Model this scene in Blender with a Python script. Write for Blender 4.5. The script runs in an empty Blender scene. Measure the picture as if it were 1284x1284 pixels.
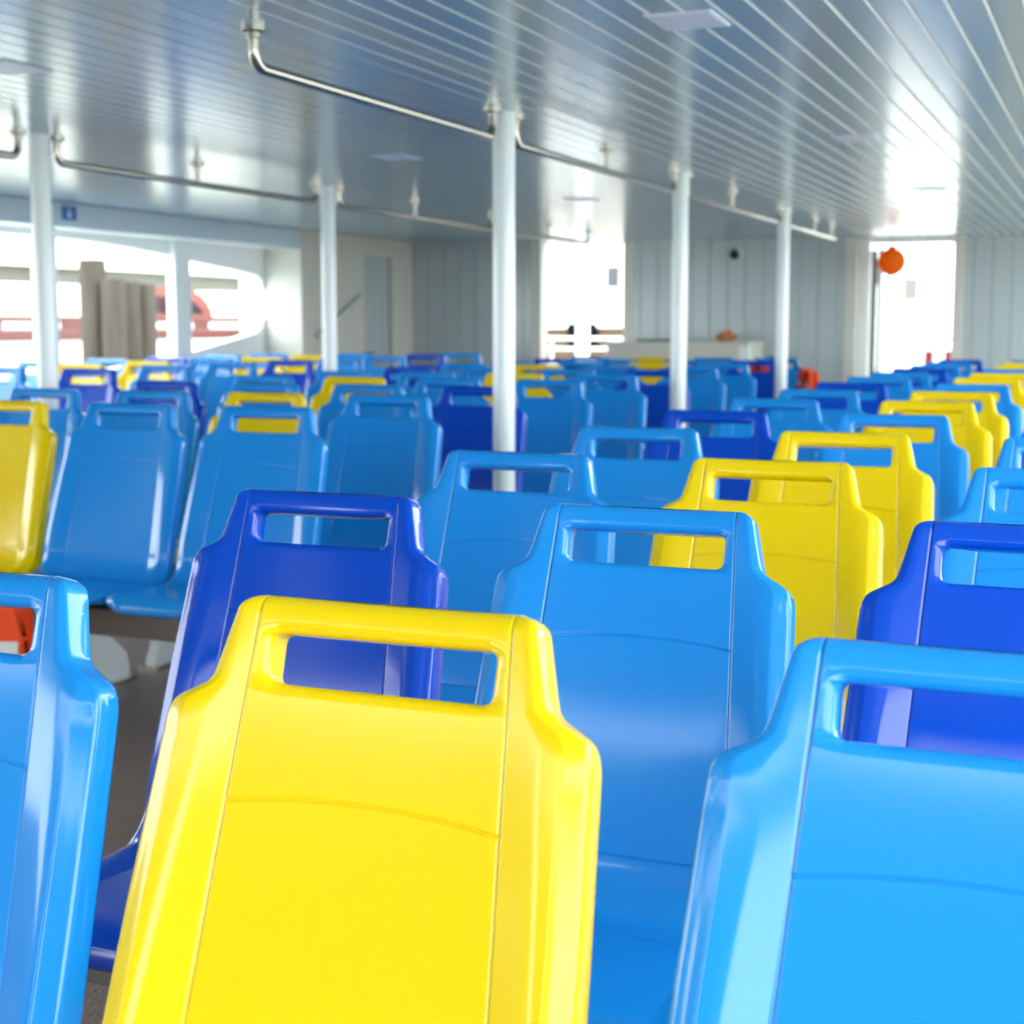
import bpy, bmesh, math, random
from mathutils import Vector, Matrix
random.seed(4)
R = math.radians
scene = bpy.context.scene
col = scene.collection

# ------------------------------------------------------------------ camera, sky, exposure
TOP, ZC, EYE = 0.991, 2.0386, 1.255          # seat-top height, ceiling height, camera height
cam_d = bpy.data.cameras.new('camera'); cam = bpy.data.objects.new('camera', cam_d); col.objects.link(cam)
cam_d.sensor_width = 36; cam_d.lens = 1890.16 / 1284 * 36
cam.matrix_world = Matrix(((0.92731, -0.04605, 0.37146, 0.0),
                           (0.37431, 0.11407, -0.92026, 0.0),
                           (0.0, 0.9924, 0.12302, EYE),
                           (0, 0, 0, 1)))
cam_d.clip_start = 0.05; cam_d.clip_end = 500
cam_d.dof.use_dof = True; cam_d.dof.focus_distance = 1.85; cam_d.dof.aperture_fstop = 6.5
scene.camera = cam
world = bpy.data.worlds.new('overcast_sky'); scene.world = world; world.use_nodes = True
bg = world.node_tree.nodes['Background']
bg.inputs['Color'].default_value = (0.90, 0.985, 1.0, 1); bg.inputs['Strength'].default_value = 2.0
vs = scene.view_settings
vs.view_transform = 'Standard'; vs.look = 'None'; vs.gamma = 1; vs.use_curve_mapping = False
vs.exposure = 2.0

# ------------------------------------------------------------------ materials
def srgb(r, g, b):
    f = lambda c: (c/255/12.92) if c/255 <= .04045 else ((c/255+.055)/1.055)**2.4
    return (f(r), f(g), f(b), 1)
def mat(name, rgb, rough=.4, metal=0., noise=0., nscale=6., bump=0., bscale=80., coat=0., spec=.5, stretch=None):
    m = bpy.data.materials.new(name); m.use_nodes = True
    nt = m.node_tree; p = nt.nodes['Principled BSDF']
    p.inputs['Base Color'].default_value = srgb(*rgb); p.inputs['Roughness'].default_value = rough
    p.inputs['Metallic'].default_value = metal; p.inputs['Coat Weight'].default_value = coat
    p.inputs['Coat Roughness'].default_value = .05; p.inputs['Specular IOR Level'].default_value = spec
    tc = nt.nodes.new('ShaderNodeTexCoord'); mp = nt.nodes.new('ShaderNodeMapping')
    nt.links.new(tc.outputs['Object'], mp.inputs['Vector'])
    if stretch: mp.inputs['Scale'].default_value = stretch
    if noise:
        n = nt.nodes.new('ShaderNodeTexNoise'); n.inputs['Scale'].default_value = nscale; n.inputs['Detail'].default_value = 4
        nt.links.new(mp.outputs['Vector'], n.inputs['Vector'])
        mr = nt.nodes.new('ShaderNodeMapRange'); mr.inputs['To Min'].default_value = 1-noise; mr.inputs['To Max'].default_value = 1+noise
        nt.links.new(n.outputs['Fac'], mr.inputs['Value'])
        mx = nt.nodes.new('ShaderNodeMix'); mx.data_type = 'RGBA'; mx.blend_type = 'MULTIPLY'; mx.inputs['Factor'].default_value = 1
        mx.inputs['A'].default_value = srgb(*rgb); nt.links.new(mr.outputs['Result'], mx.inputs['B'])
        nt.links.new(mx.outputs['Result'], p.inputs['Base Color'])
    if bump:
        n = nt.nodes.new('ShaderNodeTexNoise'); n.inputs['Scale'].default_value = bscale; n.inputs['Detail'].default_value = 2
        nt.links.new(mp.outputs['Vector'], n.inputs['Vector'])
        b = nt.nodes.new('ShaderNodeBump'); b.inputs['Strength'].default_value = bump; b.inputs['Distance'].default_value = .01
        nt.links.new(n.outputs['Fac'], b.inputs['Height']); nt.links.new(b.outputs['Normal'], p.inputs['Normal'])
    return m
M = dict(
    blue=mat('light_blue_plastic', (24, 142, 228), .11, noise=.03, nscale=3),
    royal=mat('royal_blue_plastic', (0, 72, 198), .1, noise=.03, nscale=3),
    yellow=mat('yellow_plastic', (246, 210, 0), .14, noise=.02, nscale=3),
    ceil=mat('ceiling_panel', (156, 179, 190), .19, noise=.03, nscale=.8),
    ceil_back=mat('ceiling_backing', (120, 135, 145), .5),
    wall=mat('wall_panel', (184, 194, 195), .2, noise=.04, nscale=1.5),
    stern=mat('unseen_stern_wall', (128, 136, 140), .4, noise=.05),  # added unseen wall, darkened to dull its reflection in the near seats
    joint=mat('joint_backing_board', (150, 160, 160), .5),  # darker grey board showing between the planks
    white=mat('white_paint', (236, 240, 240), .3, noise=.02, nscale=4),
    beige=mat('warm_white_paint', (214, 212, 202), .4, noise=.03, nscale=3),
    fascia=mat('fascia_paint', (205, 220, 230), .3),
    steel=mat('stainless_steel', (168, 162, 152), .2, metal=1.),
    post=mat('post_enamel', (240, 246, 246), .18, noise=.02, nscale=2),
    floor=mat('brown_vinyl_floor', (145, 124, 108), .32, noise=.15, nscale=30, bump=.5, bscale=90),
    beam=mat('taupe_steel', (120, 112, 104), .45, noise=.05),
    lamp=mat('lamp_diffuser', (226, 228, 246), .35), lamp_rim=mat('lamp_rim', (215, 220, 228), .35),
    orange=mat('orange_fabric', (255, 78, 8), .7, noise=.1, nscale=12, bump=.3, bscale=200),
    strap=mat('black_webbing', (26, 26, 28), .7), reflect=mat('silver_tape', (225, 225, 225), .25),
    lantern=mat('orange_paper', (255, 150, 20), .6, noise=.06, nscale=8), brass=mat('lantern_cap', (200, 60, 20), .4, metal=.3),
    red=mat('red_paint', (120, 14, 12), .45, noise=.08), redhull=mat('red_hull_paint', (84, 24, 18), .4, noise=.1, nscale=2),
    cabin=mat('red_cabin_paint', (112, 34, 20), .35, noise=.06), glass=mat('dark_glass', (14, 20, 28), .1, spec=.1),
    wood=mat('weathered_wood', (62, 55, 48), .9, noise=.6, nscale=5, bump=.6, bscale=12, stretch=(4, 4, .35)),
    tan=mat('tan_hull', (74, 52, 28), .5, noise=.08), dark=mat('dark_rubber', (9, 8, 8), .8, spec=.1), black=mat('black_plastic', (16, 16, 18), .3),
    concrete=mat('concrete', (100, 100, 95), .9, noise=.15, nscale=2), canvas=mat('cream_canvas', (245, 238, 222), .8, noise=.03),
    water=mat('river_water', (188, 192, 182), .25, noise=.1, nscale=.4, bump=.5, bscale=3.),
    sign=mat('blue_sticker', (20, 110, 190), .35), paper=mat('white_print', (240, 245, 250), .5),
    brown=mat('brown_cloth', (176, 120, 84), .8, noise=.15), green=mat('green_paint', (46, 58, 52), .6), aqua=mat('pale_blue_paint', (58, 62, 68), .6),
    hullwhite=mat('white_hull_paint', (240, 238, 230), .35, noise=.03))

def translucent(m, rgb, fac):
    nt = m.node_tree; out = nt.nodes['Material Output']; p = nt.nodes['Principled BSDF']
    t = nt.nodes.new('ShaderNodeBsdfTranslucent'); t.inputs['Color'].default_value = srgb(*rgb)
    mx = nt.nodes.new('ShaderNodeMixShader'); mx.inputs[0].default_value = fac
    nt.links.new(p.outputs[0], mx.inputs[1]); nt.links.new(t.outputs[0], mx.inputs[2]); nt.links.new(mx.outputs[0], out.inputs['Surface'])
translucent(M['lantern'], (255, 150, 20), .65)

# ------------------------------------------------------------------ helpers
def mesh_obj(name, bm, m, parent=None, smooth=False, loc=None):
    me = bpy.data.meshes.new(name); bmesh.ops.recalc_face_normals(bm, faces=bm.faces); bm.to_mesh(me); bm.free()
    if smooth:
        for p in me.polygons: p.use_smooth = True
    me.materials.append(M[m] if isinstance(m, str) else m)
    o = bpy.data.objects.new(name, me); col.objects.link(o)
    if parent: o.parent = parent
    if loc: o.location = loc
    return o
def tag(o, label, cat, group=None):
    o['label'] = label; o['category'] = cat
    if group: o['group'] = group
    return o
def struct(o): o['kind'] = 'structure'; return o
def empty(name, loc=(0, 0, 0), rz=0):
    o = bpy.data.objects.new(name, None); col.objects.link(o); o.location = loc; o.rotation_euler = (0, 0, rz); o.empty_display_size = .1
    return o
def box(x0, x1, y0, y1, z0, z1, bev=0., bm=None, seg=2):
    bm = bm or bmesh.new()
    r = bmesh.ops.create_cube(bm, size=1)
    for v in r['verts']: v.co = Vector(((x0+x1)/2+v.co.x*(x1-x0), (y0+y1)/2+v.co.y*(y1-y0), (z0+z1)/2+v.co.z*(z1-z0)))
    if bev:
        es = list({e for v in r['verts'] for e in v.link_edges})
        bmesh.ops.bevel(bm, geom=es, offset=bev, segments=seg, affect='EDGES', profile=.5)
    return bm
def prism(pts, axis, a, b, bm=None):
    """polygon in the plane across `axis`, extruded from a to b"""
    bm = bm or bmesh.new()
    mk = {'x': lambda u, v, w: (w, u, v), 'y': lambda u, v, w: (u, w, v), 'z': lambda u, v, w: (u, v, w)}[axis]
    A = [bm.verts.new(mk(u, v, a)) for u, v in pts]; B = [bm.verts.new(mk(u, v, b)) for u, v in pts]
    n = len(pts)
    bm.faces.new(A); bm.faces.new(B[::-1])
    for i in range(n): bm.faces.new((A[i], B[i], B[(i+1) % n], A[(i+1) % n]))
    return bm
def tube(path, r, n=14, bm=None, caps=True):
    bm = bm or bmesh.new(); path = [Vector(p) for p in path]; rings = []; ref = None
    for i, p in enumerate(path):
        t = (path[min(i+1, len(path)-1)]-path[max(i-1, 0)]).normalized()
        if ref is None: ref = Vector((1, 0, 0)) if abs(t.x) < .9 else Vector((0, 1, 0))
        u = (ref-t*ref.dot(t)).normalized(); w = t.cross(u); ref = u
        rings.append([bm.verts.new(p+(u*math.cos(2*math.pi*k/n)+w*math.sin(2*math.pi*k/n))*r) for k in range(n)])
    for a, b in zip(rings, rings[1:]):
        for k in range(n): bm.faces.new((a[k], a[(k+1) % n], b[(k+1) % n], b[k]))
    if caps: bm.faces.new(rings[0][::-1]); bm.faces.new(rings[-1])
    return bm
def lathe(prof, n=32, bm=None, c=(0, 0, 0), rib=None):
    bm = bm or bmesh.new(); rings = []
    for r, z in prof:
        rings.append([bm.verts.new((c[0]+max(r, 1e-4)*math.cos(2*math.pi*k/n), c[1]+max(r, 1e-4)*math.sin(2*math.pi*k/n), c[2]+z)) for k in range(n)])
    for a, b in zip(rings, rings[1:]):
        for k in range(n): bm.faces.new((a[k], a[(k+1) % n], b[(k+1) % n], b[k]))
    bm.faces.new(rings[0][::-1]); bm.faces.new(rings[-1])
    return bm
def autosmooth(o, ang=35):
    for p in o.data.polygons: p.use_smooth = True
    o.data.set_sharp_from_angle(angle=R(ang))
    return o
def interp(pts, s):
    if s <= pts[0][0]: return pts[0][1]
    for (a, b), (c, d) in zip(pts, pts[1:]):
        if s <= c: return b+(d-b)*(s-a)/(c-a)
    return pts[-1][1]

# ------------------------------------------------------------------ the setting: floor, ceiling, walls
WX, RX = -6.75, 1.25                     # side walls
struct(mesh_obj('floor', box(WX-.05, RX+.05, -3, 17.2, -.12, 0), 'floor'))
struct(mesh_obj('trim_1', box(WX, -4.72, 4.6, 11.15, 0, .04, .008), 'floor'))          # raised side deck under the left seats

ceiling = struct(mesh_obj('ceiling', box(WX-.1, RX+.1, -2.05, 14.25, ZC+.008, ZC+.09), 'ceil_back'))
PW, Y0c, Y1c = .0895, -2.05, 14.22
def plank_mesh(name, pts):
    bm = prism(pts, 'y', Y0c, Y1c)
    bmesh.ops.recalc_face_normals(bm, faces=bm.faces)
    me = bpy.data.meshes.new(name); bm.to_mesh(me); bm.free(); me.materials.append(M['ceil']); return me
# right of the first rail the boards show a bevelled lip towards the right; left of it a narrow open joint
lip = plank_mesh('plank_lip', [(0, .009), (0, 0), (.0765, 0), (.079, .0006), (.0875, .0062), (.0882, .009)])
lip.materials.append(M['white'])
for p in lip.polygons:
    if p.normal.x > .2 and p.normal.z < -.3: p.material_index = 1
plain = plank_mesh('plank_joint', [(.0, .009), (.0, .0015), (.0015, 0), (.0838, 0), (.0853, .0015), (.0853, .009)])
def lay(me, x):
    o = bpy.data.objects.new('plank', me); col.objects.link(o); o.parent = ceiling; o.location = (x, 0, ZC); o.rotation_euler = (0, R(random.gauss(0, .22)), 0)
x = -2.135
while x < RX: lay(lip, x); x += PW
x = -2.215-PW
while x > -6.42: lay(plain, x); x -= PW
for xx in (-2.175,):
    o = mesh_obj('cover_strip', box(xx-.04, xx+.04, Y0c, Y1c, ZC-.0015, ZC+.012, .001), 'ceil', ceiling)

# left side: fascia, window header, sill, posts
fas = struct(mesh_obj('trim_2', box(-6.44, -6.4, -3, 11.15, 1.885, ZC+.005, .004), 'fascia'))
hdr = [(-3, ZC+.02), (-3, 1.845), (8.4, 1.845), (8.8, 1.838), (9.2, 1.822), (9.65, 1.79), (10.0, 1.757), (10.55, 1.712), (10.9, 1.682), (11.02, 1.668), (11.1, 1.62), (11.12, 1.55), (11.2, 1.55), (11.2, ZC+.02)]
struct(mesh_obj('wall_left', prism(hdr, 'x', WX-.08, WX), 'white'))
sill = [(-3, -.1), (-3, .9), (8.2, .9), (8.9, .93), (9.5, .985), (10.0, 1.04), (10.6, 1.13), (11.0, 1.19), (11.08, 1.235), (11.12, 1.32), (11.2, 1.32), (11.2, -.1)]
struct(mesh_obj('wall_left_sill', prism(sill, 'x', WX-.08, WX), 'white'))
struct(mesh_obj('trim_3', box(WX-.02, -6.42, -3, 11.15, 1.89, 1.91), 'white'))   # soffit behind the fascia
for i, y in enumerate((-.6, 1.6, 3.9, 6.05, 8.28, 9.86)):
    w = .062 if i < 5 else .105
    o = mesh_obj('window_post' if i > 3 else 'trim_%d' % (6+i), box(WX-.02, WX+.1 if i < 5 else WX+.06, y-w, y+w, .5, 1.89, .006), 'white')
    if i > 3: tag(o, ('square white window post beside the round post at far left', 'wide white window post in front of the red boat cabin')[i-4], 'post', 'window posts along the left side')
    else: struct(o)  # nearer window posts, out of frame, kept for their reflections
# partition block with a recessed plank door
pb = prism([(-7.0, 11.15), (-6.4, 11.15), (-6.4, 12.28), (-6.46, 12.28), (-6.46, 12.86), (-6.4, 12.86), (-6.4, 13.3), (-7.0, 13.3)], 'z', 0, 1.885)
box(-7.0, -6.4, 11.15, 13.3, 1.885, ZC+.01, bm=pb)
struct(mesh_obj('wall_left_partition', pb, 'beige'))
d1 = struct(mesh_obj('door_1', box(-6.459, -6.452, 12.29, 12.85, .02, 1.875), 'joint'))
for k in range(4): mesh_obj('door_plank', box(-6.456, -6.443, 12.293+k*.139, 12.293+k*.139+.132, .02, 1.875, .003), 'wall', d1)
mesh_obj('door_handle', tube([(-6.45, 12.36, 1.0), (-6.40, 12.36, 1.0), (-6.40, 12.46, 1.0)], .009), 'steel', d1)
hr = empty('handrail', (-6.4, 11.9, 0)); tag(hr, 'slanted grey stair handrail on the beige partition beside plank door', 'handrail')
mesh_obj('rail_bar', tube([(.04, -.55, 1.16), (.04, .28, 1.53)], .018), 'beige', hr)
for yy, zz in ((-.35, 1.249), (.1, 1.45)): mesh_obj('rail_bracket', tube([(0, yy, zz-.05), (.04, yy, zz-.05), (.04, yy, zz)], .007, 8), 'steel', hr)

def plank_wall(name, x0, x1, y, z1, pw, depth=.14, trims=()):
    """a wall board with single vertical planks proud of it"""
    w = struct(mesh_obj(name, box(x0, x1, y, y+depth, 0, z1), 'joint'))
    n = int((x1-x0)/pw); pw2 = (x1-x0)/n
    bm = box(.002, pw2-.004, -.014, .002, 0, z1-.001, .003); me = bpy.data.meshes.new('wall_plank'); bm.to_mesh(me); bm.free(); me.materials.append(M['wall'])
    for k in range(n):
        o = bpy.data.objects.new('plank', me); col.objects.link(o); o.parent = w; o.location = (x0+k*pw2, y, 0)
    for a, b in trims: mesh_obj('corner_trim', box(a, b, y-.022, y+depth+.004, 0, z1-.002, .004), 'beige', w)
    return w
plank_wall('wall_far_left', -6.4, -5.08, 13.3, ZC+.006, .165, trims=((-5.17, -5.07),))
plank_wall('wall_far_centre', -4.455, -2.265, 13.9, ZC+.006, .16, .3, trims=((-4.46, -4.36), (-2.36, -2.255)))
plank_wall('wall_far_right', -1.43, RX+.1, 14.1, ZC+.006, .16, .14, trims=((-1.44, -1.35),))
# door frame of the lit doorway
df = struct(mesh_obj('door_2', box(-2.25, -2.16, 13.98, 14.2, 0, ZC+.004, .006), 'white'))
mesh_obj('door_stop', box(-2.165, -2.12, 14.1, 14.16, 0, 1.93), 'concrete', df)
mesh_obj('door_leaf', box(-2.115, -2.07, 14.16, 14.7, .02, 1.95, .006), 'white', df)
struct(mesh_obj('trim_4', box(-2.25, -1.43, 14.1, 14.2, 1.99, ZC+.004), 'white'))
# right side, out of frame: bulwark, posts, header
struct(mesh_obj('wall_right', box(RX, RX+.08, -3, 14.2, -.1, .7), 'white'))
struct(mesh_obj('wall_right_header', box(RX, RX+.08, -3, 14.2, 1.95, ZC+.02)  , 'white'))

# added stern wall behind the camera, unseen; its openings shape light on near seats
bmw = bmesh.new()
for a, b in ((WX, -4.2), (-3.7, -1.75), (-1.25, .75)): box(a, b, -2.55, -2.45, 0, ZC+.02, bm=bmw)
struct(mesh_obj('wall_back_unseen', bmw, 'stern'))

# ------------------------------------------------------------------ passenger seat
def build_seat():
    th = 17
    segs = [(.52, th, th), (.105, th, 95), (.285, 95, 93), (.075, 93, -25)]
    LEN = sum(a for a, _, _ in segs)
    N = 2000; tab = []; y, z = 0., TOP
    for i in range(N+1):
        s = LEN*i/N; acc = 0
        for a, p0, p1 in segs:
            if s <= acc+a+1e-9: phi = R(p0+(p1-p0)*(s-acc)/a); break
            acc += a
        tab.append((y, z, phi)); y -= math.sin(phi)*LEN/N; z -= math.cos(phi)*LEN/N
    def frame(s):
        y, z, phi = tab[max(0, min(N, int(round(s/LEN*N))))]
        return y, z, -math.cos(phi), math.sin(phi)
    HW = [(0, .1365), (.0006, .140), (.002, .1445), (.005, .1505), (.009, .1555), (.014, .159), (.022, .1615), (.05, .1685), (.078, .1758), (.0855, .1785), (.0915, .1845), (.0965, .193),
          (.1015, .2025), (.107, .2118), (.113, .218), (.12, .2218), (.13, .2245), (.15, .2262), (.3, .2345), (.45, .241), (.55, .243), (.62, .246), (.85, .248), (.91, .244), (.95, .232), (LEN, .205)]
    G = [(0, .1335), (.205, .1445), (.505, .160), (1, .175)]
    FL = [(0, .004), (.02, .008), (.085, .012), (.12, .022), (.14, .026), (.5, .028), (.62, .03), (1, .03)]
    A = [(0, 9), (.1, 11), (.25, 17), (.45, 24), (.56, 22), (.66, 10), (1, 5)]
    S0, S1, HX, RC = .037, .086, .119, .008
    SEAM, SEAMB, SEAMP = .197, .505, .655
    rows = [0, .0005, .002, .0045, .008, .012, .016, .020, .024, .0275, .0305, .033, .035, .0363, S0, .0385, .041, .045, .055, .068, .078, .0825, .0848, S1, .0868, .0885, .091,
            .0935, .0955, .0975, .0995, .1015, .104, .107, .11, .113, .1165, .12, .125, .131, .14, .155, .175, .188, SEAM-.004, SEAM-.0012, SEAM, SEAM+.0012, SEAM+.004, .215, .25, .30, .35, .40, .45, .485,
            SEAMB-.004, SEAMB-.0014, SEAMB, SEAMB+.0014, SEAMB+.004]
    rows += [.52+.105*k/8 for k in range(1, 9)] + [SEAMP-.003, SEAMP-.0012, SEAMP, SEAMP+.0012, SEAMP+.004, .69, .73, .78, .83, .87, .90] + [.91+.075*k/9 for k in range(1, 10)]
    nr = len(rows)
    def rnd(d, r): return 0 if d >= r else r-math.sqrt(max(0, r*r-(r-d)**2))
    def hx_at(s):
        if S0 <= s <= S1:
            d = min(s-S0, S1-s); return HX-rnd(d, RC)
        return HX-RC if (S0-.03 < s < S0) or (S1 < s < S1+.03) else HX-RC
    def hole_d(x, s):
        if x < HX-RC and S0 <= s <= S1: return 0
        dx = max(x-hx_at(min(max(s, S0), S1)), 0); ds = max(S0-s, s-S1, 0); return math.hypot(dx, ds)
    def bow(t):  # seams and rows arch up at the middle
        return .55*math.exp(-((t-SEAM)/.06)**2)+1.0*math.exp(-((t-SEAMP)/.05)**2)
    def fwd(x, s, g, c):
        d = .006*min(1, x/g)**2*(1 if s < .5 else max(0, 1-(s-.5)/.1))+.0
        a = math.tan(R(interp(A, s)))
        if x > g: d += (min(x, c)-g)*a
        if x > c: d -= (x-c)*math.tan(R(24))
        return d
    verts, rings = [], []
    for t in rows:
        hw, g, fl = interp(HW, t), interp(G, t), interp(FL, t); g = min(g, hw-.003)
        c = max(g+.0005, hw-fl); hx = hx_at(t); e = .0014; r = min(.008, max(.0015, (hw-c)*.5))
        thick = .040 if t < .5 else .036
        tip = t > .91
        g1, g2 = (g-e, g+e)
        k1 = min(g1-.0012, hx+.002); k2 = min(g1-.0008, hx+.006)
        g0 = max(k2+.0002, g1-.0022); g3 = min(g2+.0022, g2+(c-g2)*.3)
        half = [0, hx*.34, hx*.68, hx, k1, k2, g0, g1, g, g2, g3, g3+(c-g3)*.5, max(g3, c-.0015), max(g3, c+(hw-c)*.1), c+(hw-c)*.45, max(c, hw-r)]
        gd = .0036 if t < SEAMB else 0
        if tip: thick = max(.012, thick-(t-.91)*.2)
        def front(x, idx):
            s = t+bow(t)*(min(x, g)**2-.5*g*g)*(1 if t > .12 else 0)
            s = max(0, s)
            d = fwd(x, t, g, c)-rnd(t, .017)-rnd(hole_d(x, t), .011)
            if idx == 8: d -= gd
            if idx <= 7:
                if abs(t-SEAM) < 1e-6 or abs(t-SEAMB) < 1e-6: d -= .0036
                elif SEAM < t < SEAMB: d -= .0009
            if abs(t-SEAMP) < 1e-6 and idx <= 11: d -= .002
            return s, d
        def P(x, s, d):
            y, z, ny, nz = frame(s); return Vector((x, y+ny*d, z+nz*d))
        ring = []
        D = front(half[-1], 15)[1]; B = fwd(half[-1], t, g, c)*.75-thick+rnd(t, .012)
        B = min(B, D-.004)
        hw_s = front(hw, 99)[0]
        H = []
        for i, xx in enumerate(half): s, d = front(xx, i); H.append((xx, s, d))
        E = []
        for ang in (30, 60, 90): E.append((hw-r+r*math.sin(R(ang)), hw_s, max(B+.0015, D-(r-r*math.cos(R(ang))))))
        E.append((hw-.0008, hw_s, (D+B)/2))
        for ang in (90, 45, 0): E.append((hw-r+r*math.sin(R(ang)), hw_s, min(D-.002, B+r-r*math.cos(R(ang)))))
        bk = []
        for xx in (g, hx+.006 if hx+.006 < g-.001 else g-.001, hx, hx*.68, hx*.34, 0):
            s = front(xx, 99)[0]; bk.append((xx, s, fwd(xx, t, g, c)*.75-thick+rnd(t, .012)+rnd(hole_d(xx, t), .008)))
        right = H+E+bk
        ring = [P(x, s, d) for x, s, d in right]
        left = [P(-x, s, d) for x, s, d in right[-2:0:-1]]
        rings.append(ring+left)
    nc = len(rings[0]); nh = 16; ne = 7; nb = 6; nR = nh+ne+nb      # right half 0..nR-1
    bm = bmesh.new(); V = [[bm.verts.new(p) for p in ring] for ring in rings]
    i0, i1 = rows.index(S0), rows.index(S1)
    fh = set(range(0, 3)) | {nc-1, nc-2, nc-3}                       # front quads inside hx
    ib = nR-1                                                        # back centre vertex
    bh = {ib-3, ib-2, ib-1, ib, ib+1, ib+2}
    tagf = {}
    i_seam, i_sb = rows.index(SEAM), rows.index(SEAMB)
    isG = set(range(0, 8)) | set(range(nc-8, nc))                    # front quads inside groove
    ibG = set(range(nh+ne, nR-1)) | set(range(nR-1, nc-(nh+ne)))     # back quads inside groove
    for i in range(nr-1):
        for k in range(nc):
            if i0 <= i < i1 and (k in fh or k in bh): continue
            f = bm.faces.new((V[i][k], V[i][(k+1) % nc], V[i+1][(k+1) % nc], V[i+1][k]))
            if i < i0 and (k in isG or k in ibG): tagf[f] = 'handle'
            elif i_seam <= i < i_sb and k in isG: tagf[f] = 'back_panel'
            elif i >= i_sb: tagf[f] = 'seat_pan'
            else: tagf[f] = 'backrest'
    # hole walls
    fcols = [(3-j) % nc for j in range(0, 7)]                        # 3,2,1,0,-1,-2,-3
    bcols = [ib-3+j for j in range(0, 7)]                            # hx ... 0 ... -hx
    for i in range(i0, i1):
        for a, b in ((3, ib-3), (nc-3, ib+3)):
            f = bm.faces.new((V[i][a], V[i+1][a], V[i+1][b], V[i][b])); tagf[f] = 'backrest'
    for i, nm in ((i0, 'handle'), (i1, 'backrest')):
        for j in range(6):
            f = bm.faces.new((V[i][fcols[j]], V[i][fcols[j+1]], V[i][bcols[j+1]], V[i][bcols[j]])); tagf[f] = nm
    f = bm.faces.new(V[-1]); tagf[f] = 'seat_pan'
    mid = []
    # top cap as a strip between front and back edges
    f = bm.faces.new(V[0][::-1]); tagf[f] = 'handle'
    bmesh.ops.recalc_face_normals(bm, faces=bm.faces)
    bm.normal_update(); bm.verts.index_update()
    parts = {}
    for nm in ('backrest', 'back_panel', 'handle', 'seat_pan'):
        fs = [f for f in bm.faces if tagf[f] == nm]
        idx = {}; vs_, ns_ = [], []
        faces = []
        for f in fs:
            q = []
            for v in f.verts:
                if v.index not in idx: idx[v.index] = len(vs_); vs_.append(tuple(v.co)); ns_.append(tuple(v.normal))
                q.append(idx[v.index])
            faces.append(q)
        me = bpy.data.meshes.new(nm); me.from_pydata(vs_, [], faces); me.update()
        for p in me.polygons: p.use_smooth = True
        me.normals_split_custom_set_from_vertices(ns_)
        me.materials.append(M['blue']); parts[nm] = me
    bm.free()
    return parts
SEAT = build_seat()
COLN = {'b': ('blue', 'light blue'), 'r': ('royal', 'royal blue'), 'y': ('yellow', 'yellow')}
def seat(x, y, c, label, group, dz=0., rz=0.):
    t = empty('passenger_seat', (x, y, dz), rz); tag(t, label, 'seat', group)
    for nm, me in SEAT.items():
        o = bpy.data.objects.new(nm, me); col.objects.link(o); o.parent = t
        o.material_slots[0].link = 'OBJECT'; o.material_slots[0].material = M[COLN[c][0]]
    return t
ORD = ['first', 'second', 'third', 'fourth', 'fifth', 'sixth', 'seventh', 'eighth', 'ninth', 'tenth', 'eleventh', 'twelfth', 'thirteenth', 'fourteenth']
RS, PIT = .5415, .8443
SPECIAL = {('R', 1, 0): 'large yellow plastic seat nearest the camera, filling the lower left centre',
           ('R', 0, 1): 'royal blue plastic seat directly behind and left of the nearest yellow seat',
           ('R', 1, 1): 'light blue plastic seat directly behind the nearest yellow seat',
           ('R', 2, 0): 'large light blue seat cut off by the lower right corner',
           ('R', 0, 0): 'light blue seat cut off by the left edge, orange showing through its slot',
           ('R', 2, 1): 'royal blue seat cut off by the right edge behind the nearest light blue seat',
           ('M', 2, 0): 'yellow seat cut off by the left edge in the middle seat block',
           ('M', 1, 0): 'light blue seat with sharp white sheen in the middle block, second column, first row'}
def label_for(block, ci, ri, c):
    if (block, ci, ri) in SPECIAL: return SPECIAL[(block, ci, ri)]
    bn = {'R': 'right block', 'M': 'middle block', 'L': 'window block'}[block]
    return '%s seat, %s row of the %s column, %s' % (COLN[c][1], ORD[ri], {'R': ['leftmost', 'centre', 'rightmost'], 'M': ['rightmost', 'second from right', 'third from right', 'leftmost'], 'L': ['rightmost', 'centre', 'leftmost']}[block][ci], bn)
pat = {('R', 0): 'brbbrbbrbbrbbr', ('R', 1): 'ybyybyybyybyyb', ('R', 2): 'brbbrb',
       ('M', 0): 'bbrbbrbbrb', ('M', 1): 'bybbybbybb', ('M', 2): 'ybbybbybby', ('M', 3): 'bbrbbrbbrb',
       ('L', 0): 'rbbrbbrb', ('L', 1): 'byybyybb', ('L', 2): 'bbrbbyb'}
jit = lambda a: random.uniform(-a, a)
NUDGE = {('R', 1, 0): (-.008, 0), ('R', 0, 0): (-.003, .01)}
for (b, ci), s in pat.items():
    for ri, c in enumerate(s):
        if b == 'R': x, y, dz, g = -1.178+RS*ci, 1.271+PIT*ri, 0, 'seats of the right block'
        elif b == 'M': x, y, dz, g = -2.498-.5166*ci, 4.1265+PIT*ri, .013, 'seats of the middle block'
        else: x, y, dz, g = (-5.0, -5.68, -6.3)[ci], (6.49, 6.6, 7.7)[ci]+.685*ri, .043, 'seats of the window block'
        if b == 'L' and y > 11.05 + (0 if ci else 1): continue
        nx, ny = NUDGE.get((b, ci, ri), (0, 0))
        seat(x+nx+jit(.003), y+ny+jit(.006), c, label_for(b, ci, ri, c), g, dz, R(jit(.7)))

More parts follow.
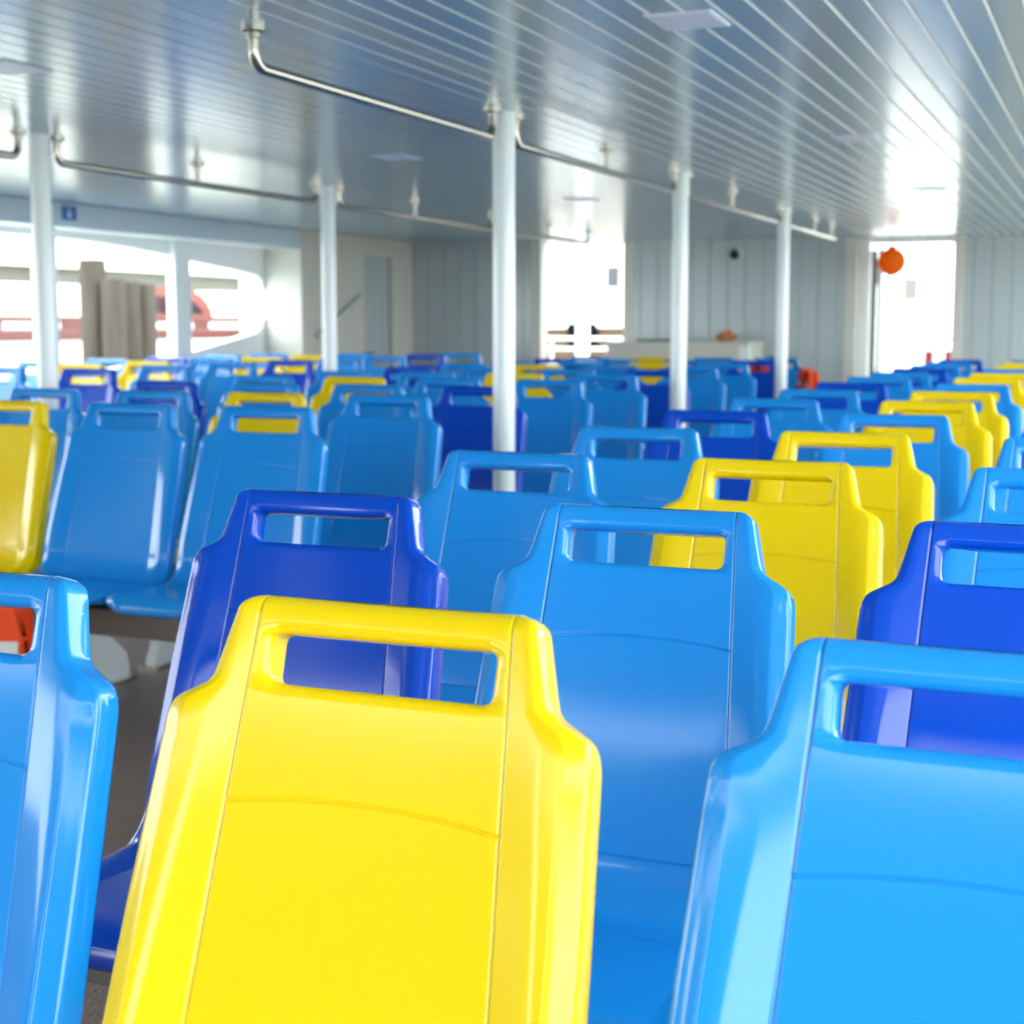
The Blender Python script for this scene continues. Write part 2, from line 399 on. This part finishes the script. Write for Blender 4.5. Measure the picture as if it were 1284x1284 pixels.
# support beams with sheet-steel legs, one for each row of seats
def bench_frame(x0, x1, y, label, group, legs, dz=0, back=.27):
    t = empty('seat_frame', ((x0+x1)/2, y, 0)); tag(t, label, 'seat frame', group)
    w = (x1-x0)/2
    mesh_obj('beam', box(-w, w, -.40, -.27, .30+dz, .384+dz, .006), 'beam', t)
    for lx in legs:
        pts = [(-.40, .30+dz), (-.10, .30+dz), (back*.67, .16), (back*.93, .10), (back, .05), (back, .0), (-.42, .0), (-.42, .03), (-.39, .08)]
        l = mesh_obj('leg', prism(pts, 'x', lx-(x0+x1)/2-.02, lx-(x0+x1)/2+.02), 'white', t)
        mesh_obj('foot_plate', box(lx-(x0+x1)/2-.045, lx-(x0+x1)/2+.045, -.44, back+.01, 0, .008), 'steel', l)
for ri in range(14):
    x1 = -.095+.2 if ri < 6 else -.6365+.2
    bench_frame(-1.178-.2, x1, 1.271+PIT*ri, 'taupe steel seat frame under the %s row of the right seat block' % ORD[ri], 'seat frames', (-1.178, x1-.2))
for ri in range(10):
    bench_frame(-4.048-.2, -2.498+.2, 4.1265+PIT*ri, 'taupe steel seat frame under the %s row of the middle seat block' % ORD[ri], 'seat frames', (-3.273, -2.36), .013)
for ci, (x, y0, n) in enumerate(((-5.0, 6.49, 8), (-5.68, 6.6, 7), (-6.3, 7.7, 5))):
    for ri in range(n):
        bench_frame(x-.2, x+.2, y0+.685*ri, 'small steel seat frame under the %s row, %s column of the left seat block' % (ORD[ri], ('rightmost', 'centre', 'leftmost')[ci]), 'seat frames', (x,), .043, .12)

# ------------------------------------------------------------------ posts, rails, ceiling lamps
pos = [(-2.172, 5.3, 'tall round white post in the middle of the hall, nearest of its row'), (-2.172, 7.72, 'round white post second in the right row, before the counter'),
       (-2.172, 10.3, 'thin round white post, last in the right row beside orange life jacket'), (-4.217, 5.2, 'round white post at far left, in front of the window'),
       (-4.217, 7.66, 'round white post before the beige partition'), (-4.217, 10.2, 'round white post mostly hidden behind the tall middle post')]
for x, y, lb in pos:
    t = empty('round_post', (x, y, 0)); tag(t, lb, 'post', 'round white ceiling posts')
    autosmooth(mesh_obj('shaft', lathe([(.042, .0), (.042, ZC-.0)], 28), 'post', t), 40)
    autosmooth(mesh_obj('base_flange', lathe([(.085, 0), (.085, .01), (.046, .016), (.042, .03)], 28), 'post', t), 40)
ZR = 1.936
def hand_rail(x, y0, y1, mids, label, ends=(True, True)):
    t = empty('overhead_rail', (x, (y0+y1)/2, ZC)); tag(t, label, 'handrail', 'stainless steel ceiling rails')
    L = (y1-y0)/2; rb = .045; z = ZR-ZC; path = []
    if ends[0]:
        path += [(0, -L, 0)] + [(0, -L+rb*(1-math.cos(R(a))), z+rb-rb*math.sin(R(a))) for a in range(0, 91, 15)]
    else: path += [(0, -L, z)]
    if ends[1]: path += [(0, L-rb*(1-math.cos(R(a))), z+rb-rb*math.sin(R(a))) for a in range(90, -1, -15)] + [(0, L, 0)]
    else: path += [(0, L, z)]
    autosmooth(mesh_obj('rail', tube(path, .0155, 16), 'steel', t), 50)
    fl = []
    if ends[0]: fl.append(-L)
    if ends[1]: fl.append(L)
    for m in mids:
        autosmooth(mesh_obj('hanger', tube([(0, m-(y0+y1)/2, z), (0, m-(y0+y1)/2, 0)], .012, 12), 'steel', t), 50); fl.append(m-(y0+y1)/2)
    for yy in fl:
        bm = lathe([(.034, -.0), (.034, -.012), (.030, -.015), (.019, -.016), (.019, -.03), (.0156, -.031)], 20)
        o = autosmooth(mesh_obj('ceiling_flange', bm, 'steel', t, loc=(0, yy, 0)), 40)
hand_rail(-2.175, 3.56, 5.2, (), 'stainless steel rail under the ceiling, nearest one with bent end at top left')
hand_rail(-2.175, 5.42, 7.6, (6.52,), 'stainless steel ceiling rail between the tall middle post and the next post')
hand_rail(-2.175, 7.84, 10.19, (8.85,), 'stainless steel ceiling rail in front of the plank wall, between two right posts')
hand_rail(-2.175, 10.42, 12.25, (11.4, 12.1), 'short steel ceiling rail ending near the bright doorway', (True, False))
hand_rail(-4.217, 2.9, 5.07, (4.0,), 'steel ceiling rail end left of the far left post')
hand_rail(-4.217, 5.31, 7.53, (6.36,), 'steel ceiling rail between the far left post and the next post')
hand_rail(-4.217, 7.79, 10.06, (8.8,), 'steel ceiling rail in front of the beige partition and planks')
hand_rail(-4.217, 10.34, 12.15, (11.2,), 'steel ceiling rail ending by the open far window')
for x, y, lb in [(-1.085, 3.9, 'nearest flat white ceiling lamp, at the top edge'), (-1.085, 6.56, 'flat white ceiling lamp, middle one over the right seats'), (-1.085, 9.17, 'small far flat ceiling lamp before the bright doorway'),
                 (-3.21, 3.82, 'flat white ceiling lamp at the left edge'), (-3.21, 6.5, 'flat white ceiling lamp left of the tall middle post'), (-3.21, 9.1, 'thin far ceiling lamp right of the tall middle post')]:
    t = empty('ceiling_lamp', (x, y, ZC-.001)); tag(t, lb, 'ceiling lamp', 'flat ceiling lamps')
    mesh_obj('lamp_frame', box(-.088, .088, -.105, .105, -.004, .006, .0015), 'lamp_rim', t)
    mesh_obj('diffuser', box(-.08, .08, -.097, .097, -.0052, -.003, .001), 'lamp', t)

# ------------------------------------------------------------------ small things inside
s = empty('wall_sticker', (-6.398, 8.16, 1.977)); tag(s, 'small blue sticker with white figure on the fascia at upper left', 'sticker')
mesh_obj('sticker_sheet', box(-.001, .002, -.075, .075, -.045, .045), 'sign', s)
mesh_obj('figure', lathe([(.001, -.001), (.012, 0), (.001, .001)], 14), 'paper', s, loc=(.003, 0, .02)).rotation_euler = (0, R(90), 0)
mesh_obj('figure_body', prism([(-.028, -.0), (.028, 0), (.006, -.03), (-.006, -.03)], 'x', .002, .0035), 'paper', s)

ct = empty('counter', (-3.75, 13.55, 0)); tag(ct, 'low beige service counter against the far plank wall', 'counter')
mesh_obj('counter_body', box(-.66, .66, -.28, .3, 0, 1.07, .006), 'beige', ct)
mesh_obj('counter_top', box(-.69, .68, -.31, .3, 1.07, 1.105, .006), 'beige', ct)
mesh_obj('corner_post', box(.57, .665, -.285, -.2, 0, 1.071, .004), 'white', ct)
tr = empty('dark_tray', (-4.0, 13.5, 1.105)); tag(tr, 'thin dark tray lying on the left of the counter', 'tray')
mesh_obj('tray_base', box(-.16, .16, -.1, .1, 0, .008, .003), 'black', tr); mesh_obj('tray_rim', box(-.165, .165, -.105, -.095, 0, .02, .003), 'black', tr)
cb = empty('cloth_bundle', (-3.36, 13.5, 1.105)); tag(cb, 'small brown cloth bundle on the counter', 'cloth')
bm = bmesh.new(); bmesh.ops.create_icosphere(bm, subdivisions=3, radius=1)
for v in bm.verts:
    n = 1+.18*math.sin(5*v.co.x+2)+.12*math.sin(7*v.co.y+v.co.z*4); v.co = Vector((v.co.x*.1*n, v.co.y*.07*n, max(0, .04+v.co.z*.05*n)))
mesh_obj('bundle', bm, 'brown', cb, smooth=True); mesh_obj('knot', lathe([(.012, 0), (.022, .012), (.018, .03), (.004, .04)], 12), 'orange', cb, True, (.04, -.01, .08))
cc = empty('dome_camera', (-3.372, 13.886, 1.90)); tag(cc, 'small black dome security camera high on the far plank wall', 'camera')
b = mesh_obj('mount', lathe([(.06, 0), (.06, .02), (.05, .03)], 24), 'white', cc, True); b.rotation_euler = (R(90), 0, 0)
b = mesh_obj('dome', lathe([(.048, .03), (.046, .045), (.038, .06), (.022, .072), (.002, .076)], 24), 'black', cc, True); b.rotation_euler = (R(90), 0, 0)
# lantern
ln = empty('paper_lantern', (-1.915, 13.6, 1.685)); tag(ln, 'round orange paper lantern hanging in the bright doorway', 'lantern')
prof = []
for k in range(49):
    a = R(-78+156*k/48); rr = .122*math.cos(a)*(1-.035*(1-abs(math.cos(6.5*2*a)))); prof.append((rr, .12+.12*math.sin(a)))
autosmooth(mesh_obj('shade', lathe(prof, 36), 'lantern', ln), 60)
mesh_obj('cap', lathe([(.035, .232), (.037, .25), (.03, .258)], 20), 'brass', ln, True); mesh_obj('bottom_ring', lathe([(.03, -.005), (.034, .005), (.034, .012)], 20), 'brass', ln, True)
mesh_obj('cord', tube([(0, 0, .255), (0, 0, ZC-1.685)], .003, 6), 'strap', ln)
# life jackets
def jacket(name, loc, rot, label, sc=1., hang=None):
    t = empty(name, loc); t.rotation_euler = rot; t.scale = (sc,)*3; tag(t, label, 'life jacket', 'orange life jackets')
    for sx in (-1, 1):
        pts = [(sx*.012, 0), (sx*.2, 0), (sx*.2, .25), (sx*.165, .36), (sx*.15, .5), (sx*.08, .52), (sx*.07, .4), (sx*.012, .3)]
        bm = prism(pts, 'y', -.075, -.01); bmesh.ops.bevel(bm, geom=list(bm.edges), offset=.012, segments=2, affect='EDGES')
        p = mesh_obj('front_panel', bm, 'orange', t); autosmooth(p, 50)
        mesh_obj('reflective_patch', box(min(sx*.05, sx*.17), max(sx*.05, sx*.17), -.078, -.07, .28, .35), 'reflect', p)
    bm = prism([(-.2, 0), (.2, 0), (.2, .3), (.15, .5), (.08, .52), (.05, .44), (-.05, .44), (-.08, .52), (-.15, .5), (-.2, .3)], 'y', .01, .07)
    bmesh.ops.bevel(bm, geom=list(bm.edges), offset=.012, segments=2, affect='EDGES'); autosmooth(mesh_obj('back_panel', bm, 'orange', t), 50)
    for z in (.08, .2): mesh_obj('strap', box(-.207, .207, -.082, .078, z, z+.035, .004), 'strap', t)
    if hang: mesh_obj('hanging_strap', tube(hang, .012, 8), 'strap', t)
    return t
jacket('life_jacket', (-2.145, 11.06, .66), (0, R(10), R(-50)), 'orange life jacket hanging beside the last thin white post', .54, [(0, 0, .42), (-.2, -.16, .58), (-.45, -.26, .585), (-.62, -.33, .575)])
jacket('life_jacket', (-2.5, 11.045, .70), (R(-8), 0, 0), 'orange life jacket behind the royal blue seat, seen through its slot', .56, [(0, 0, .4), (0, -.12, .53), (0, -.24, .54)])
jacket('life_jacket', (-3.06, 3.36, .02), (R(-14), 0, R(20)), 'orange life jacket standing before the middle seats, seen through the left slot', .92)

# ------------------------------------------------------------------ outside: foredeck, river, boats, piles, pier
struct(mesh_obj('trim_5', box(WX, RX, 17.1, 17.2, 0, .82, .01), 'white'))
dp = empty('deck_post', (-5.61, 16.0, 0)); tag(dp, 'white post standing outside the far window opening', 'post')
autosmooth(mesh_obj('shaft', lathe([(.075, 0), (.075, 1.98)], 20), 'white', dp), 40); mesh_obj('cap', lathe([(.1, 1.98), (.1, 2.0), (.02, 2.02)], 20), 'white', dp)
dr = empty('deck_rail', (-5.5, 16.6, 0)); tag(dr, 'white deck railing seen through the far window opening', 'railing')
for z in (.98, 1.1): mesh_obj('rail', tube([(-1.0, 0, z), (.8, 0, z)], .022, 10), 'white', dr)
for xx in (-.7, .1, .6): mesh_obj('baluster', tube([(xx, 0, 0), (xx, 0, 1.1)], .018, 10), 'white', dr)
br = empty('barrier_board', (-1.74, 16.0, 0)); tag(br, 'red and white barrier board in the bright doorway', 'barrier')
mesh_obj('board', box(-.18, .22, -.015, .015, .7, 1.02, .004), 'white', br)
for a, b_ in ((-.15, -.07), (.05, .17)): mesh_obj('red_panel', box(a, b_, -.02, -.012, .8, .99), 'red', br)
mesh_obj('top_bar', box(-.19, .22, -.02, .02, 1.1, 1.13), 'green', br)
for xx in (-.16, .19): mesh_obj('stand', box(xx-.012, xx+.012, -.01, .01, 0, 1.13), 'white', br)

struct(mesh_obj('ground_water', box(-160, 160, -60, 220, -1.2, -1.0), 'water'))
def pile(x, y, r, z, label, n=1):
    t = empty('mooring_pile', (x, y, -1.0)); tag(t, label, 'wooden pile', 'wooden mooring piles')
    for k in range(n):
        a = k*2.4; dx, dy = (0, 0) if n == 1 else ((k-(n-1)/2)*r*.2, (k-(n-1)/2)*r*1.75)
        prof = [(r*1.05, 0), (r*1.02, .8), (r*.98, 1.8), (r, z+1-.03-.02*k), (r*.9, z+1-.02*k)]
        bm = lathe(prof, 16, c=(dx, dy, 0))
        for v in bm.verts: v.co.x += .012*math.sin(v.co.y*40+k); v.co.y += .012*math.sin(v.co.x*50+v.co.z*2)
        p = autosmooth(mesh_obj('log', bm, 'wood', t), 50)
    return t
pile(-9.5, 13.02, .125, 1.72, 'thick cluster of weathered wooden piles outside the left window', 3)
pile(-9.8, 12.84, .13, 1.92, 'single weathered wooden pile rising behind the pile cluster')
# red river boat
rb = empty('river_boat', (-12.2, 17, -1.0)); tag(rb, 'long red wooden river boat with arched cabin outside the left window', 'boat')
hull = prism([(-.9, -.2), (-.6, -.2), (.2, 1.75), (.2, 2.08), (-1.9, 2.08), (-1.9, 1.75)], 'y', -9, 6); mesh_obj('hull', hull, 'hullwhite', rb)
mesh_obj('rubbing_strake', box(.19, .26, -9, 6, 2.07, 2.2, .02), 'redhull', rb)
mesh_obj('side_rail', box(.1, .2, -9, 6, 2.3, 2.36, .01), 'redhull', rb)
for k in range(10): mesh_obj('bulwark_panel', box(.14, .18, -8.6+k*1.42, -7.55+k*1.42, 2.2, 2.3, .02), 'white', rb)
for k in range(11): mesh_obj('stanchion', box(.12, .2, -9+k*1.42, -8.65+k*1.42, 2.19, 2.31), 'redhull', rb)
cab = [(-.6, 2.36)]+[(-.6, 2.76)]+[(.75, 2.78)]+[(.75+.85*math.sin(R(a)), 2.36+.42*math.cos(R(a))) for a in range(15, 91, 15)]
cb_ = mesh_obj('cabin', prism(cab, 'x', -1.5, .06), 'cabin', rb)
for a, b_ in ((-.35, .3), (.36, .82)): mesh_obj('cabin_window', box(.055, .075, a, b_, 2.42, 2.64), 'glass', cb_)
mesh_obj('cabin_window', prism([(.95, 2.42), (1.36, 2.42), (1.22, 2.53), (.95, 2.64)], 'x', .055, .075), 'glass', cb_)
mesh_obj('canopy', prism([(-9, 2.72), (-9, 2.76), (-1.0, 2.76), (-1.0, 2.4), (-1.06, 2.4)] + [(-1.06, 2.36), (-9, 2.36)], 'x', -1.6, .0), 'canvas', rb)
mesh_obj('aft_canopy', box(-1.6, .0, 1.75, 6, 2.36, 2.74, .04), 'canvas', rb)
# pier with cream roof behind
pr = empty('pier_roof', (-15.5, 20, -1)); tag(pr, 'long cream canvas pier roof over a grey beam beyond the red boat', 'pier')
mesh_obj('roof_canvas', prism([(.6, 3.12), (.6, 3.2), (-1.2, 3.7), (-4, 3.8), (-4, 3.1)], 'y', -14, 14), 'canvas', pr)
mesh_obj('grey_beam', box(-.2, .4, -14, 14, 2.78, 3.12), 'concrete', pr)
for k in range(7): mesh_obj('pier_post', box(-.1, .2, -13+k*4.2, -12.7+k*4.2, 0, 2.8), 'concrete', pr)
# boats beyond the bow
tb = empty('moored_boat', (-8.4, 24, -1)); tag(tb, 'tan and white moored boat seen through the far window opening', 'boat')
mesh_obj('hull', prism([(-2.2, -.2), (2.4, -.2), (2.7, 2.37), (1.2, 2.22), (-.3, 2.2), (-2.5, 2.27)], 'y', -1, 1), 'tan', tb)
mesh_obj('gunwale', prism([(-2.5, 2.27), (-.3, 2.2), (1.2, 2.22), (2.7, 2.37), (2.7, 2.5), (1.2, 2.38), (-.3, 2.33), (-2.5, 2.38)], 'y', -1.05, 1.05), 'hullwhite', tb)
mesh_obj('wheelhouse', box(-1.6, -.4, -.5, .6, 2.3, 3.1, .05), 'hullwhite', tb)
mesh_obj('red_box', box(-1.35, -.55, -1.0, -.6, 2.36, 2.6, .01), 'red', tb)
mesh_obj('engine_cover', box(.1, .6, -1.12, -.9, 1.9, 2.28, .05), 'dark', tb)
mesh_obj('wheelhouse_window', box(-1.4, -.6, -.53, -.49, 2.75, 2.95), 'aqua', tb)
rh = empty('river_house', (-10.5, 40, -1)); tag(rh, 'pale riverside house with green shutters far beyond the bow', 'building')
mesh_obj('house_wall', box(-4, 6, 0, 4, 0, 5.5), 'hullwhite', rh); mesh_obj('house_roof', prism([(-4.5, 5.4), (6.5, 5.4), (5, 6.6), (-3, 6.6)], 'y', -.6, 4.6), 'concrete', rh)
for k in range(12):
    a = -3.6+k*.8; z0 = (2.5, 3.3, 2.9)[k % 3]; mesh_obj('shutter', box(a, a+.34, -.08, 0, z0, z0+.55), ('green', 'aqua', 'concrete')[k % 3], rh)
